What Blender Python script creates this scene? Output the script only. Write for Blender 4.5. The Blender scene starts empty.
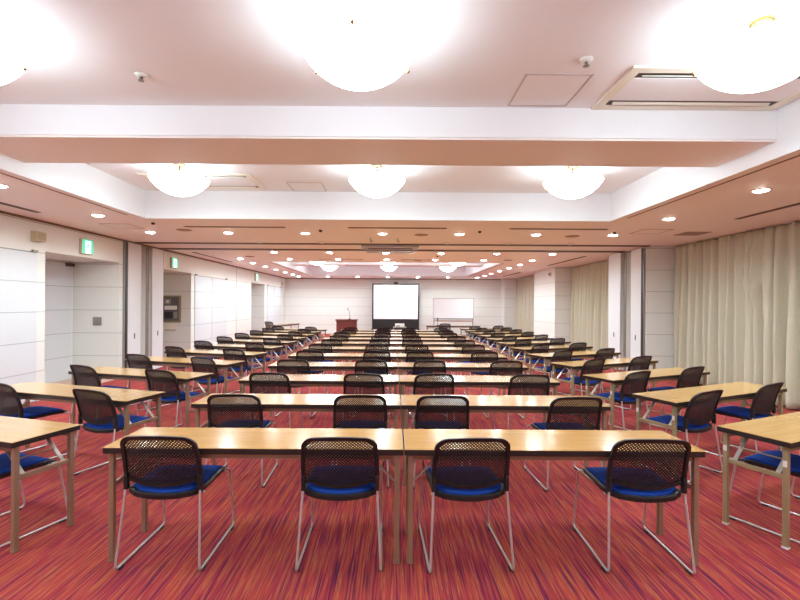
import bpy, bmesh, math, random
from math import pi, sin, cos, radians, sqrt
from mathutils import Vector, Matrix
random.seed(7)
S = bpy.context.scene
COL = S.collection

# ------------------------------------------------------------------ camera
cam_data = bpy.data.cameras.new('camera')
cam = bpy.data.objects.new('camera', cam_data)
COL.objects.link(cam)
cam_data.sensor_width = 36.0
cam_data.lens = 455.0 / 800.0 * 36.0
cam_data.shift_x = 0.0075
cam_data.shift_y = 0.0044
cam_data.clip_start = 0.05
cam_data.clip_end = 100
cam.matrix_world = Matrix.Translation((0, 0, 1.57)) @ Matrix.Rotation(pi / 2, 4, 'X') @ Matrix.Rotation(0.0065, 4, 'Z')
S.camera = cam

# ------------------------------------------------------------------ world, exposure, lamp powers
world = bpy.data.worlds.new('world')
S.world = world
world.use_nodes = True
world.node_tree.nodes['Background'].inputs[0].default_value = (0.9, 0.95, 1, 1)
world.node_tree.nodes['Background'].inputs[1].default_value = 0.3
S.view_settings.view_transform = 'Standard'
S.view_settings.look = 'None'
S.view_settings.gamma = 1.0
S.view_settings.exposure = 1.38
S.view_settings.use_curve_mapping = False
BOWL_EMIT = 8.0        # the frosted bowl itself
BOWL_UP = 5.5         # bulbs inside the open bowl (W)
DOWN_W = 52.0          # each recessed downlight (W)
DOWN_EMIT = 30.0
LAMP = (.80, 1.0, 1.08)
LAMP_D = (.82, 1.0, 1.05)

# ------------------------------------------------------------------ materials
def newmat(name):
    m = bpy.data.materials.new(name)
    m.use_nodes = True
    return m, m.node_tree.nodes, m.node_tree.links, m.node_tree.nodes['Principled BSDF']

def srgb(r, g, b):
    f = lambda c: (c / 255 / 12.92) if c / 255 <= 0.04045 else ((c / 255 + 0.055) / 1.055) ** 2.4
    return (f(r), f(g), f(b), 1)

def plain(name, col, rough=0.5, metal=0.0, spec=0.5, noise=0.06, nscale=40, bump=0.0, coat=0.0):
    m, n, l, p = newmat(name)
    tc = n.new('ShaderNodeTexCoord')
    nz = n.new('ShaderNodeTexNoise'); nz.inputs['Scale'].default_value = nscale
    l.new(tc.outputs['Object'], nz.inputs['Vector'])
    mx = n.new('ShaderNodeMix'); mx.data_type = 'RGBA'
    a = [min(1, c * (1 - noise)) for c in col[:3]] + [1]
    b = [min(1, c * (1 + noise)) for c in col[:3]] + [1]
    mx.inputs[6].default_value = a; mx.inputs[7].default_value = b
    l.new(nz.outputs['Fac'], mx.inputs[0])
    l.new(mx.outputs[2], p.inputs['Base Color'])
    p.inputs['Roughness'].default_value = rough
    p.inputs['Metallic'].default_value = metal
    p.inputs['Specular IOR Level'].default_value = spec
    p.inputs['Coat Weight'].default_value = coat
    if bump:
        bp = n.new('ShaderNodeBump'); bp.inputs['Strength'].default_value = bump
        bp.inputs['Distance'].default_value = 0.005
        l.new(nz.outputs['Fac'], bp.inputs['Height'])
        l.new(bp.outputs[0], p.inputs['Normal'])
    return m

def emis(name, col, strength):
    m, n, l, p = newmat(name)
    p.inputs['Base Color'].default_value = (col[0] * .9, col[1] * .9, col[2] * .9, 1)
    p.inputs['Emission Color'].default_value = col
    p.inputs['Emission Strength'].default_value = strength
    return m

def math_node(n, l, op, a, b=None, clamp=False):
    x = n.new('ShaderNodeMath'); x.operation = op; x.use_clamp = clamp
    for i, v in enumerate((a, b)):
        if v is None: continue
        if isinstance(v, (int, float)): x.inputs[i].default_value = v
        else: l.new(v, x.inputs[i])
    return x.outputs[0]

def wall_mat(name, col, groove_col, step=0.467, off=0.0):
    """off-white wall panels with thin horizontal joints every 0.467 m"""
    m, n, l, p = newmat(name)
    geo = n.new('ShaderNodeNewGeometry')
    sp = n.new('ShaderNodeSeparateXYZ'); l.new(geo.outputs['Position'], sp.inputs[0])
    z = math_node(n, l, 'ADD', sp.outputs['Z'], off + 10 * step)
    fr = math_node(n, l, 'FRACT', math_node(n, l, 'DIVIDE', z, step))
    d = math_node(n, l, 'ABSOLUTE', math_node(n, l, 'SUBTRACT', fr, 0.5))
    g = math_node(n, l, 'GREATER_THAN', d, 0.5 - 0.0045 / step)
    nz = n.new('ShaderNodeTexNoise'); nz.inputs['Scale'].default_value = 3
    l.new(geo.outputs['Position'], nz.inputs['Vector'])
    m0 = n.new('ShaderNodeMix'); m0.data_type = 'RGBA'
    m0.inputs[6].default_value = [c * .98 for c in col[:3]] + [1]
    m0.inputs[7].default_value = [min(1, c * 1.02) for c in col[:3]] + [1]
    l.new(nz.outputs['Fac'], m0.inputs[0])
    mx = n.new('ShaderNodeMix'); mx.data_type = 'RGBA'
    l.new(m0.outputs[2], mx.inputs[6]); mx.inputs[7].default_value = groove_col
    l.new(g, mx.inputs[0]); l.new(mx.outputs[2], p.inputs['Base Color'])
    bp = n.new('ShaderNodeBump'); bp.inputs['Strength'].default_value = 0.6; bp.inputs['Distance'].default_value = 0.006
    bp.invert = True
    l.new(g, bp.inputs['Height']); l.new(bp.outputs[0], p.inputs['Normal'])
    p.inputs['Roughness'].default_value = 0.5
    return m

def carpet_mat():
    m, n, l, p = newmat('striped_carpet')
    geo = n.new('ShaderNodeNewGeometry')
    def layer(sx, sy, detail, rough=0.6, seed=0):
        mp = n.new('ShaderNodeMapping')
        mp.inputs['Scale'].default_value = (sx, sy, 1)
        mp.inputs['Location'].default_value = (seed, seed * 1.7, 0)
        l.new(geo.outputs['Position'], mp.inputs['Vector'])
        nz = n.new('ShaderNodeTexNoise'); nz.inputs['Scale'].default_value = 1
        nz.inputs['Detail'].default_value = detail; nz.inputs['Roughness'].default_value = rough
        l.new(mp.outputs[0], nz.inputs['Vector'])
        return nz.outputs['Fac']
    a = layer(75, 1.7, 2.0, seed=3)
    b = layer(150, 3.0, 1.0, seed=11)
    c = layer(26, 0.9, 1.0, seed=23)
    mixf = math_node(n, l, 'ADD', math_node(n, l, 'MULTIPLY', a, 0.6), math_node(n, l, 'MULTIPLY', b, 0.4))
    r1 = n.new('ShaderNodeValToRGB')
    r1.color_ramp.interpolation = 'LINEAR'
    e = r1.color_ramp.elements
    stops = [(0.36, srgb(58, 30, 66)), (0.42, srgb(104, 36, 66)), (0.46, srgb(158, 46, 60)), (0.50, srgb(178, 56, 64)),
             (0.54, srgb(172, 66, 58)), (0.575, srgb(196, 120, 70)), (0.61, srgb(180, 88, 64)), (0.66, srgb(120, 48, 70))]
    e[0].position, e[0].color = stops[0]; e[1].position, e[1].color = stops[-1]
    for pos, colr in stops[1:-1]:
        q = e.new(pos); q.color = colr
    l.new(mixf, r1.inputs[0])
    r2 = n.new('ShaderNodeValToRGB')
    r2.color_ramp.elements[0].position = 0.36; r2.color_ramp.elements[0].color = srgb(130, 40, 74)
    r2.color_ramp.elements[1].position = 0.62; r2.color_ramp.elements[1].color = srgb(186, 86, 56)
    l.new(c, r2.inputs[0])
    mx = n.new('ShaderNodeMix'); mx.data_type = 'RGBA'; mx.inputs[0].default_value = 0.28
    l.new(r1.outputs[0], mx.inputs[6]); l.new(r2.outputs[0], mx.inputs[7])
    hs = n.new('ShaderNodeHueSaturation'); hs.inputs['Value'].default_value = .86; hs.inputs['Saturation'].default_value = 1.0
    l.new(mx.outputs[2], hs.inputs['Color']); l.new(hs.outputs[0], p.inputs['Base Color'])
    p.inputs['Roughness'].default_value = 0.95
    p.inputs['Specular IOR Level'].default_value = 0.15
    bp = n.new('ShaderNodeBump'); bp.inputs['Strength'].default_value = 0.35; bp.inputs['Distance'].default_value = 0.004
    l.new(mixf, bp.inputs['Height']); l.new(bp.outputs[0], p.inputs['Normal'])
    return m

def wood_mat(name, c1, c2, rough=0.28, axis='X', scale=1.0, coat=0.0):
    m, n, l, p = newmat(name)
    tc = n.new('ShaderNodeTexCoord')
    mp = n.new('ShaderNodeMapping')
    sc = {'X': (2.2, 55, 55), 'Z': (50, 50, 2.2)}[axis]
    mp.inputs['Scale'].default_value = [v * scale for v in sc]
    l.new(tc.outputs['Object'], mp.inputs['Vector'])
    nz = n.new('ShaderNodeTexNoise'); nz.inputs['Scale'].default_value = 1
    nz.inputs['Detail'].default_value = 5; nz.inputs['Distortion'].default_value = 0.4
    l.new(mp.outputs[0], nz.inputs['Vector'])
    r = n.new('ShaderNodeValToRGB')
    r.color_ramp.elements[0].position = .3; r.color_ramp.elements[0].color = c1
    r.color_ramp.elements[1].position = .7; r.color_ramp.elements[1].color = c2
    l.new(nz.outputs['Fac'], r.inputs[0]); l.new(r.outputs[0], p.inputs['Base Color'])
    p.inputs['Roughness'].default_value = rough
    p.inputs['Coat Weight'].default_value = coat
    p.inputs['Coat Roughness'].default_value = 0.15
    return m

def curtain_mat():
    m, n, l, p = newmat('olive_beige_curtain_cloth')
    tc = n.new('ShaderNodeTexCoord')
    mp = n.new('ShaderNodeMapping'); mp.inputs['Scale'].default_value = (400, 400, 60)
    l.new(tc.outputs['Object'], mp.inputs['Vector'])
    nz = n.new('ShaderNodeTexNoise'); nz.inputs['Scale'].default_value = 1; nz.inputs['Detail'].default_value = 2
    l.new(mp.outputs[0], nz.inputs['Vector'])
    r = n.new('ShaderNodeValToRGB')
    r.color_ramp.elements[0].position = .3; r.color_ramp.elements[0].color = srgb(178, 170, 146)
    r.color_ramp.elements[1].position = .7; r.color_ramp.elements[1].color = srgb(206, 200, 178)
    l.new(nz.outputs['Fac'], r.inputs[0]); l.new(r.outputs[0], p.inputs['Base Color'])
    p.inputs['Roughness'].default_value = 0.55
    p.inputs['Sheen Weight'].default_value = 0.3
    return m

M = {}
M['carpet'] = carpet_mat()
M['wall'] = wall_mat('white_wall_panels', srgb(226, 225, 219), srgb(166, 162, 158))
M['wall_plain'] = plain('white_wall_paint', srgb(236, 232, 226), .5, noise=.02, nscale=4)
M['ceiling'] = plain('white_ceiling_paint', srgb(240, 238, 240), .8, noise=.01, nscale=4)
M['soffit'] = plain('rose_beige_soffit', srgb(242, 232, 228), .6, noise=.03, nscale=60)
M['groove'] = plain('brown_groove', srgb(120, 92, 76), .6)
M['slot'] = plain('dark_air_slot', srgb(84, 66, 56), .6)
M['door'] = wall_mat('white_door_panels', srgb(212, 214, 217), srgb(160, 160, 162))
M['doorplain'] = plain('white_laminate', srgb(226, 226, 228), .4, noise=.01)
M['gap'] = plain('grey_joint', srgb(150, 146, 142), .6)
M['black'] = plain('black_plastic', srgb(30, 29, 30), .42, noise=.1)
M['mesh_black'] = plain('black_chair_plastic', srgb(24, 23, 24), .5, noise=.08)
M['blue'] = plain('blue_seat_fabric', srgb(28, 66, 158), .9, noise=.15, nscale=300, bump=.3, spec=.2)
M['chrome'] = plain('chrome_tube', srgb(214, 210, 208), .3, metal=.55, noise=.02)
M['legs'] = plain('taupe_metal_leg', srgb(160, 132, 108), .38, metal=.35, noise=.04)
M['legs_olive_daylit'] = plain('olive_daylit_metal_leg', srgb(170, 155, 118), .38, metal=.35, noise=.04)  # right-block legs: daylight look put into the olive-tan colour
M['brace'] = plain('zinc_brace', srgb(214, 208, 198), .3, metal=.6, noise=.03)
M['edge'] = plain('dark_table_edge', srgb(40, 32, 30), .4, noise=.05)
M['top'] = wood_mat('light_oak_laminate', srgb(190, 140, 72), srgb(206, 160, 94), .2, coat=.6)
M['white_plastic'] = plain('white_plastic', srgb(232, 230, 224), .45, noise=.02)
M['beige_plastic'] = plain('beige_plastic', srgb(196, 186, 152), .5, noise=.02)
M['brass'] = plain('aged_brass', srgb(170, 142, 88), .25, metal=1.0, noise=.08)
M['glass_lamp'] = emis('frosted_lamp_glass', (.82, 1.0, 1.07, 1), BOWL_EMIT)
M['glass_in'] = plain('frosted_glass_inside', srgb(235, 235, 235), .6, noise=.01)
M['lens'] = emis('downlight_lens', (1.0, .96, .9, 1), DOWN_EMIT)
M['rail'] = plain('dark_brown_rail', srgb(96, 78, 68), .45, metal=.3)
M['rail_light'] = plain('grey_metal_rail', srgb(160, 150, 142), .35, metal=.6)
M['steel'] = plain('grey_steel', srgb(150, 146, 142), .35, metal=.7)
M['curtain'] = curtain_mat()
M['green_lit'] = emis('green_sign_light', (0.02, .62, .36, 1), .42)
M['white_lit'] = emis('white_sign_light', (.80, 1.0, .93, 1), .42)
M['screen'] = plain('white_screen_cloth', srgb(246, 247, 250), .7, noise=.005)
M['board'] = plain('white_enamel_board', srgb(252, 254, 255), .35, noise=.005)
M['cherry'] = wood_mat('cherry_veneer', srgb(96, 40, 34), srgb(132, 58, 46), .35, axis='Z')
M['olive_frame'] = plain('olive_metal_frame', srgb(150, 138, 104), .4, metal=.3)
M['dark_grey'] = plain('dark_grey_panel', srgb(92, 90, 92), .4)
M['ac'] = plain('cream_plastic', srgb(234, 226, 210), .5, noise=.01)

# ------------------------------------------------------------------ mesh helpers
class MB:
    def __init__(s):
        s.bm = bmesh.new()
    def box(s, x0, x1, y0, y1, z0, z1, bevel=0.0, mi=0):
        b = bmesh.new()
        vs = [b.verts.new((x, y, z)) for z in (z0, z1) for y in (y0, y1) for x in (x0, x1)]
        for f in ((0, 2, 3, 1), (4, 5, 7, 6), (0, 1, 5, 4), (2, 6, 7, 3), (0, 4, 6, 2), (1, 3, 7, 5)):
            b.faces.new([vs[i] for i in f])
        if bevel:
            bmesh.ops.bevel(b, geom=b.edges[:], offset=bevel, segments=2, affect='EDGES', profile=.5)
        for f in b.faces: f.material_index = mi
        s.merge(b); return s
    def merge(s, b, mat=None):
        mp = {}
        for v in b.verts:
            mp[v] = s.bm.verts.new(mat @ v.co if mat else v.co)
        for f in b.faces:
            try:
                g = s.bm.faces.new([mp[v] for v in f.verts]); g.material_index = f.material_index; g.smooth = f.smooth
            except ValueError: pass
        b.free()
    def bar(s, p, q, w, t, up=(0, 0, 1)):
        """flat bar from p to q, w wide, t thick"""
        p, q = Vector(p), Vector(q)
        d = (q - p).normalized(); u = Vector(up)
        a = d.cross(u).normalized(); c = a.cross(d).normalized()
        b = bmesh.new(); vs = []
        for e in (p, q):
            for i, j in ((-1, -1), (1, -1), (1, 1), (-1, 1)):
                vs.append(b.verts.new(e + a * (i * w / 2) + c * (j * t / 2)))
        b.faces.new(vs[3::-1]); b.faces.new(vs[4:])
        for i in range(4):
            j = (i + 1) % 4
            b.faces.new((vs[i], vs[j], vs[4 + j], vs[4 + i]))
        bmesh.ops.recalc_face_normals(b, faces=b.faces)
        s.merge(b); return s
    def tube(s, pts, r, n=8, cap=True):
        pts = [Vector(p) for p in pts]
        b = bmesh.new(); rings = []
        d0 = (pts[1] - pts[0]).normalized()
        ref = Vector((1, 0, 0)) if abs(d0.x) < .8 else Vector((0, 0, 1))
        nrm = (ref - d0 * ref.dot(d0)).normalized()
        for i, p in enumerate(pts):
            if i == 0: d = d0
            elif i == len(pts) - 1: d = (pts[-1] - pts[-2]).normalized()
            else: d = ((pts[i] - pts[i - 1]).normalized() + (pts[i + 1] - pts[i]).normalized()).normalized()
            nrm = (nrm - d * nrm.dot(d)).normalized()
            bi = d.cross(nrm)
            rings.append([b.verts.new(p + (nrm * cos(2 * pi * k / n) + bi * sin(2 * pi * k / n)) * r) for k in range(n)])
        for i in range(len(rings) - 1):
            for k in range(n):
                f = b.faces.new((rings[i][k], rings[i][(k + 1) % n], rings[i + 1][(k + 1) % n], rings[i + 1][k]))
                f.smooth = True
        if cap:
            b.faces.new(rings[0][::-1]); b.faces.new(rings[-1])
        bmesh.ops.recalc_face_normals(b, faces=b.faces)
        s.merge(b); return s
    def lathe(s, prof, n=32, cx=0, cy=0, smooth=True, mi=0):
        b = bmesh.new(); rings = []
        for r, z in prof:
            if r < 1e-6: rings.append([b.verts.new((cx, cy, z))])
            else: rings.append([b.verts.new((cx + r * cos(2 * pi * k / n), cy + r * sin(2 * pi * k / n), z)) for k in range(n)])
        for i in range(len(rings) - 1):
            A, B = rings[i], rings[i + 1]
            for k in range(n):
                k2 = (k + 1) % n
                if len(A) == 1 and len(B) == 1: continue
                if len(A) == 1: f = b.faces.new((A[0], B[k], B[k2]))
                elif len(B) == 1: f = b.faces.new((A[k], A[k2], B[0]))
                else: f = b.faces.new((A[k], A[k2], B[k2], B[k]))
                f.smooth = smooth; f.material_index = mi
        bmesh.ops.recalc_face_normals(b, faces=b.faces)
        s.merge(b); return s
    def prism(s, poly, mat, h):
        """poly in local xy extruded by h along local z, then transformed"""
        b = bmesh.new()
        lo = [b.verts.new((x, y, 0)) for x, y in poly]; hi = [b.verts.new((x, y, h)) for x, y in poly]
        b.faces.new(lo[::-1]); b.faces.new(hi)
        for i in range(len(poly)):
            j = (i + 1) % len(poly); b.faces.new((lo[i], lo[j], hi[j], hi[i]))
        bmesh.ops.recalc_face_normals(b, faces=b.faces)
        s.merge(b, mat); return s
    def build(s, name, mats, parent=None, label=None):
        me = bpy.data.meshes.new(name)
        s.bm.to_mesh(me); s.bm.free()
        if not isinstance(mats, (list, tuple)): mats = [mats]
        for m in mats: me.materials.append(m)
        o = bpy.data.objects.new(name, me); COL.objects.link(o)
        if parent: o.parent = parent
        if label: o['label'] = label
        return o

def tag(o, label=None, cat=None, group=None, kind=None):
    if label: o['label'] = label
    if cat: o['category'] = cat
    if group: o['group'] = group
    if kind: o['kind'] = kind
    return o

def empty(name, loc=(0, 0, 0), rz=0.0):
    o = bpy.data.objects.new(name, None); COL.objects.link(o)
    o.location = loc; o.rotation_euler = (0, 0, rz); o.empty_display_size = .1
    return o

def struct(o):
    o['kind'] = 'structure'; return o

def copy_tree(o, parent=None):
    c = o.copy(); COL.objects.link(c)
    if parent: c.parent = parent
    for ch in [x for x in o.children]:
        copy_tree(ch, c)
    return c

def fillet(pts, r, n=5):
    pts = [Vector(p) for p in pts]; out = [pts[0]]
    for i in range(1, len(pts) - 1):
        a, b, c = pts[i - 1], pts[i], pts[i + 1]
        d1 = (a - b).normalized(); d2 = (c - b).normalized()
        rr = min(r, (a - b).length * .45, (c - b).length * .45)
        p, q = b + d1 * rr, b + d2 * rr
        for k in range(n + 1):
            t = k / n
            out.append(p * (1 - t) ** 2 + b * 2 * t * (1 - t) + q * t * t)
    out.append(pts[-1]); return out

ORD = ['first', 'second', 'third', 'fourth', 'fifth', 'sixth', 'seventh', 'eighth', 'ninth', 'tenth', 'eleventh', 'twelfth']
def ordn(k): return 'nearest' if k == 0 else ORD[k]

# ------------------------------------------------------------------ dimensions
XL, XR = -5.60, 6.26          # left wall face, right wall face behind the curtains
XC = 5.48                     # inner faces of the right columns
YB, YF = -2.6, 23.4
H, HC = 2.85, 3.27            # soffit and coffer heights
CX0, CX1 = -3.81, 3.30
COF = [(-1.3, 6.95), (14.1, 20.95)]
BEAMS = [(3.93, 4.69), (16.85, 17.5)]
NX = -6.54                    # back of the left niches
NZ = 2.37

# ------------------------------------------------------------------ shell
struct(MB().box(NX - .2, XR + .2, YB - .2, YF + .2, -.12, 0).build('floor', M['carpet']))
# ceiling soffit (rose-beige underside) with two rectangular openings
b = MB()
for x0, x1 in ((NX - .2, CX0), (CX1, XR + .2)):
    b.box(x0, x1, YB - .2, YF + .2, H, H + .03)
for y0, y1 in ((YB - .2, COF[0][0]), (COF[0][1], COF[1][0]), (COF[1][1], YF + .2)):
    b.box(CX0, CX1, y0, y1, H, H + .03)
struct(b.build('ceiling', M['soffit']))
for i, (y0, y1) in enumerate(COF):
    b = MB()
    b.box(CX0 - .12, CX0 - .0, y0 - .12, y1 + .12, H + .03, HC)
    b.box(CX1, CX1 + .12, y0 - .12, y1 + .12, H + .03, HC)
    b.box(CX0, CX1, y0 - .12, y0, H + .03, HC)
    b.box(CX0, CX1, y1, y1 + .12, H + .03, HC)
    b.box(CX0 - .12, CX1 + .12, y0 - .12, y1 + .12, HC, HC + .1)
    struct(b.build('ceiling_coffer', M['ceiling']))
    # white edge bead round the opening
    b = MB()
    e = .012
    b.box(CX0 - .004, CX0 + e, y0, y1, H - .006, H + .03)
    b.box(CX1 - e, CX1 + .004, y0, y1, H - .006, H + .03)
    b.box(CX0 + e, CX1 - e, y0 - .004, y0 + e, H - .006, H + .03)
    b.box(CX0 + e, CX1 - e, y1 - e, y1 + .004, H - .006, H + .03)
    struct(b.build('trim_%d' % (1 + i), M['ceiling']))
for i, (y0, y1) in enumerate(BEAMS):
    bm_ = struct(MB().box(CX0, CX1, y0, y1, 3.01, HC).build('ceiling_beam', M['ceiling']))
    MB().box(CX0 + .001, CX1 - .001, y0 + .012, y1 - .012, 2.992, 3.01).build('beam_underside', M['soffit'], bm_, 'rose beige underside')

# left wall with three door recesses and the partition pocket
LN = [(7.30, 9.27), (10.96, 12.55), (17.85, 19.66)]
PK = (10.0, 10.44)
b = MB()
x0 = NX - .16
segs = [(YB, 7.30), (9.27, PK[0]), (PK[1], 10.96), (12.55, 17.85), (19.66, YF)]
for y0, y1 in segs: b.box(x0, XL, y0, y1, 0, H)
for y0, y1 in LN:
    b.box(x0, NX, y0, y1, 0, NZ); b.box(x0, XL, y0, y1, NZ, H)
b.box(x0, XL - .55, PK[0], PK[1], 0, H)
struct(b.build('wall_left', M['wall']))
struct(MB().box(NX - .2, XR + .2, YF, YF + .15, 0, H).build('wall_front', M['wall']))
struct(MB().box(NX - .2, XR + .2, YB - .15, YB, 0, H).build('wall_back', M['wall']))
# right wall and its columns
b = MB(); b.box(XR, XR + .15, YB, YF, 0, H)
RP = (10.46, 10.92)
b.box(XC, XR, 9.87, RP[0], 0, H); b.box(XC, XR, RP[1], 11.56, 0, H); b.box(XC + .45, XR, RP[0], RP[1], 0, H)
b.box(XC, XR, 15.5, 17.8, 0, H)
b.box(XC, XR, 22.6, YF, 0, H)
struct(b.build('wall_right', M['wall']))
# baseboards
b = MB()
for y0, y1 in ((YB, 5.0), (7.14, 7.30), (9.27, 9.30), (15.22, 17.85), (19.66, 20.05), (22.52, YF)):
    b.box(XL, XL + .012, y0, y1, 0, .06)
struct(b.build('baseboard_left', M['doorplain']))
struct(MB().box(XL, XC, YF - .012, YF, 0, .06).build('baseboard_front', M['doorplain']))
# vertical joint in the left wall and brown shadow-gap strip under the ceiling
b = MB(); b.box(XL, XL + .002, 16.15, 16.17, 0, H)
struct(b.build('trim_3', M['gap']))
b = MB()
b.box(XL, XL + .03, YB, YF, H - .03, H)
b.box(XL + .03, XC, YF - .03, YF, H - .03, H)
struct(b.build('trim_4', M['groove']))
# thin brown groove strips along both coffer edges
b = MB()
for X in (CX0 - .14, CX1 + .12):
    b.box(X, X + .025, -1.3, 6.70, H - .003, H); b.box(X, X + .025, 14.3, 20.8, H - .003, H)
struct(b.build('trim_5', M['groove']))

# doors
def leaf(n, y0, y1, mids=(), x=XL, top=2.33, hinge=()):
    fr = struct(MB().box(x, x + .004, y0, y1, .0, top).build('door_%d' % n, M['gap']))
    ys = [y0] + list(mids) + [y1]
    for a, c in zip(ys[:-1], ys[1:]):
        MB().box(x + .004, x + .016, a + .010, c - .010, .012, top - .010, .002).build('door_leaf', M['door'], fr)
    for hy in hinge:
        MB().box(x + .014, x + .05, hy - .10, hy, top + .0, top + .035, .004).build('pivot_hinge', M['steel'], fr, 'small grey pivot at the top corner')
    return fr
leaf(1, 4.6, 7.12, (), hinge=(7.10,))
leaf(2, 12.76, 15.2, (13.97,), hinge=(12.86, 15.18))
leaf(3, 20.07, 22.5, (21.2,), hinge=(20.2, 22.45))
d = struct(MB().box(NX, NX + .004, 7.36, 9.22, 0, 2.34).build('door_4', M['gap']))
MB().box(NX + .004, NX + .02, 7.37, 8.29, .012, 2.33, .002).build('door_leaf', M['door'], d)
MB().box(NX + .004, NX + .02, 8.30, 9.21, .012, 2.33, .002).build('door_leaf', M['door'], d)
MB().box(NX + .02, NX + .06, 8.22, 8.25, .95, 1.25, .004).build('door_handle', M['steel'], d)
MB().box(NX + .02, NX + .10, 9.02, 9.18, 2.27, 2.33, .005).build('door_closer', M['rail'], d)
d = struct(MB().box(NX, NX + .004, 18.0, 19.5, 0, 2.33).build('door_5', M['gap']))
MB().box(NX + .004, NX + .02, 18.01, 19.49, .012, 2.32, .002).build('door_leaf', M['door'], d)
# pale wood threshold in the near recess
MB().box(NX, XL - .002, 7.31, 9.26, 0.0, .012).build('threshold', wood_mat('pale_threshold_wood', srgb(190, 150, 130), srgb(206, 170, 150), .4), d)
bpy.data.objects['threshold'].parent = None
struct(bpy.data.objects['threshold']); bpy.data.objects['threshold'].name = 'trim_6'

# ------------------------------------------------------------------ ceiling slots, rails, plates
def air_slot(x0, x1, y0, y1, label, grp):
    r = empty('air_slot', ((x0 + x1) / 2, (y0 + y1) / 2, H))
    hx, hy = (x1 - x0) / 2, (y1 - y0) / 2
    f = MB()
    f.box(-hx, hx, -hy, -hy + .008, -.008, 0); f.box(-hx, hx, hy - .008, hy, -.008, 0)
    f.box(-hx, -hx + .008, -hy, hy, -.008, 0); f.box(hx - .008, hx, -hy, hy, -.008, 0)
    f.build('slot_frame', M['groove'], r)
    g = MB().box(-hx + .008, hx - .008, -hy + .008, hy - .008, -.004, 0)
    g.build('slot_vane', M['slot'], r)
    return tag(r, label, 'air vent', grp)
air_slot(5.00, 5.08, 3.6, 6.70, 'long dark air slot in the soffit beside the right curtain', 'ceiling air slots')
air_slot(-5.17, -5.09, 3.4, 6.55, 'long dark air slot in the soffit above the left door', 'ceiling air slots')
air_slot(-3.55, -1.85, 7.66, 7.73, 'dark crosswise air slot beyond the coffer, leftmost of three', 'ceiling air slots')
air_slot(-.78, .88, 7.66, 7.73, 'dark crosswise air slot beyond the coffer, middle of three', 'ceiling air slots')
air_slot(1.95, 3.60, 7.66, 7.73, 'dark crosswise air slot beyond the coffer, rightmost of three', 'ceiling air slots')
air_slot(-5.17, -5.09, 11.6, 14.4, 'long dark air slot above the left wall beyond the partition track', 'ceiling air slots')
air_slot(5.00, 5.08, 12.0, 14.9, 'long dark air slot above the right curtains beyond the partition track', 'ceiling air slots')
air_slot(5.00, 5.08, 18.2, 21.0, 'short dark air slot above the farthest right curtain', 'ceiling air slots')
air_slot(-2.2, -.9, 13.2, 13.26, 'thin crosswise air slot before the far coffer, left of two', 'ceiling air slots')
air_slot(.2, 1.1, 13.2, 13.26, 'thin crosswise air slot before the far coffer, right of two', 'ceiling air slots')

def track(y, w, label):
    r = empty('partition_track', (0, y, H))
    MB().box(XL + .03, XC, -w / 2, w / 2, -.02, 0, 0).build('track_channel', M['rail'], r)
    MB().box(XL + .03, XC, w / 2, w / 2 + .05, -.014, 0, 0).build('track_flange', M['rail_light'], r, 'light grey metal flange')
    return tag(r, label, 'track', 'folding partition tracks')
track(9.80, .12, 'dark ceiling track crossing the room, nearer of two')
track(10.88, .20, 'dark ceiling track crossing the room, farther of two')
r = empty('junction_plate', (-.09, 10.3, H - .021))
MB().box(-.62, .62, -.55, .12, -.035, 0, .004).build('plate', M['rail_light'], r)
MB().box(-.56, .56, .12, .62, -.05, 0, .004).build('rear_plate', M['steel'], r)
MB().box(-.50, .50, -.2, -.15, -.045, -.035).build('guide_strip', M['rail'], r)
tag(r, 'grey metal junction plate in the middle of the ceiling tracks', 'ceiling plate')
for i, X in enumerate((-.47, .06)):
    r = MB().tube(fillet([(X, 8.9, H), (X, 8.9, H - .06), (X + .03, 8.9, H - .08), (X + .03, 8.9, H - .05)], .02), .006)
    o = r.build('ceiling_hook', M['black'])
    tag(o, 'small black ceiling hook before the track plate, %s of two' % ('left', 'right')[i], 'hook', 'ceiling hooks')

def disc_thing(name, X, Y, R, m, label, cat, grp, z=H, t=.012):
    o = MB().lathe([(0, 0), (R, 0), (R, -t * .5), (R * .8, -t), (R * .35, -t * .8), (0, -t)], 20).build(name, m)
    o.location = (X, Y, z); return tag(o, label, cat, grp)
for i, X in enumerate((-2.83, -1.52, 1.09, 2.38, 3.68)):
    disc_thing('ceiling_sensor', X, 9.5, .075, M['white_plastic'], 'small white round sensor before the near ceiling track, %s from the left' % ORD[i], 'sensor', 'sensors along the track', t=.03)
spk = [(-3.72, 8.05, 'tan round ceiling speaker near the left wall before the track'), (.50, 8.45, 'tan round ceiling speaker mid ceiling before the track'),
       (3.32, 8.5, 'tan round ceiling speaker before the track, nearest the right curtain'), (-4.0, 12.6, 'tan round ceiling speaker beyond the track, nearest the left wall'),
       (.70, 13.4, 'tan round ceiling speaker mid ceiling beyond the track'), (3.3, 13.2, 'tan round ceiling speaker beyond the track on the right')]
for X, Y, lb in spk:
    disc_thing('ceiling_speaker', X, Y, .13, plain('tan_grille', srgb(168, 134, 112), .6) if 'tan_grille' not in bpy.data.materials else bpy.data.materials['tan_grille'], lb, 'speaker', 'round ceiling speakers')
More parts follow.
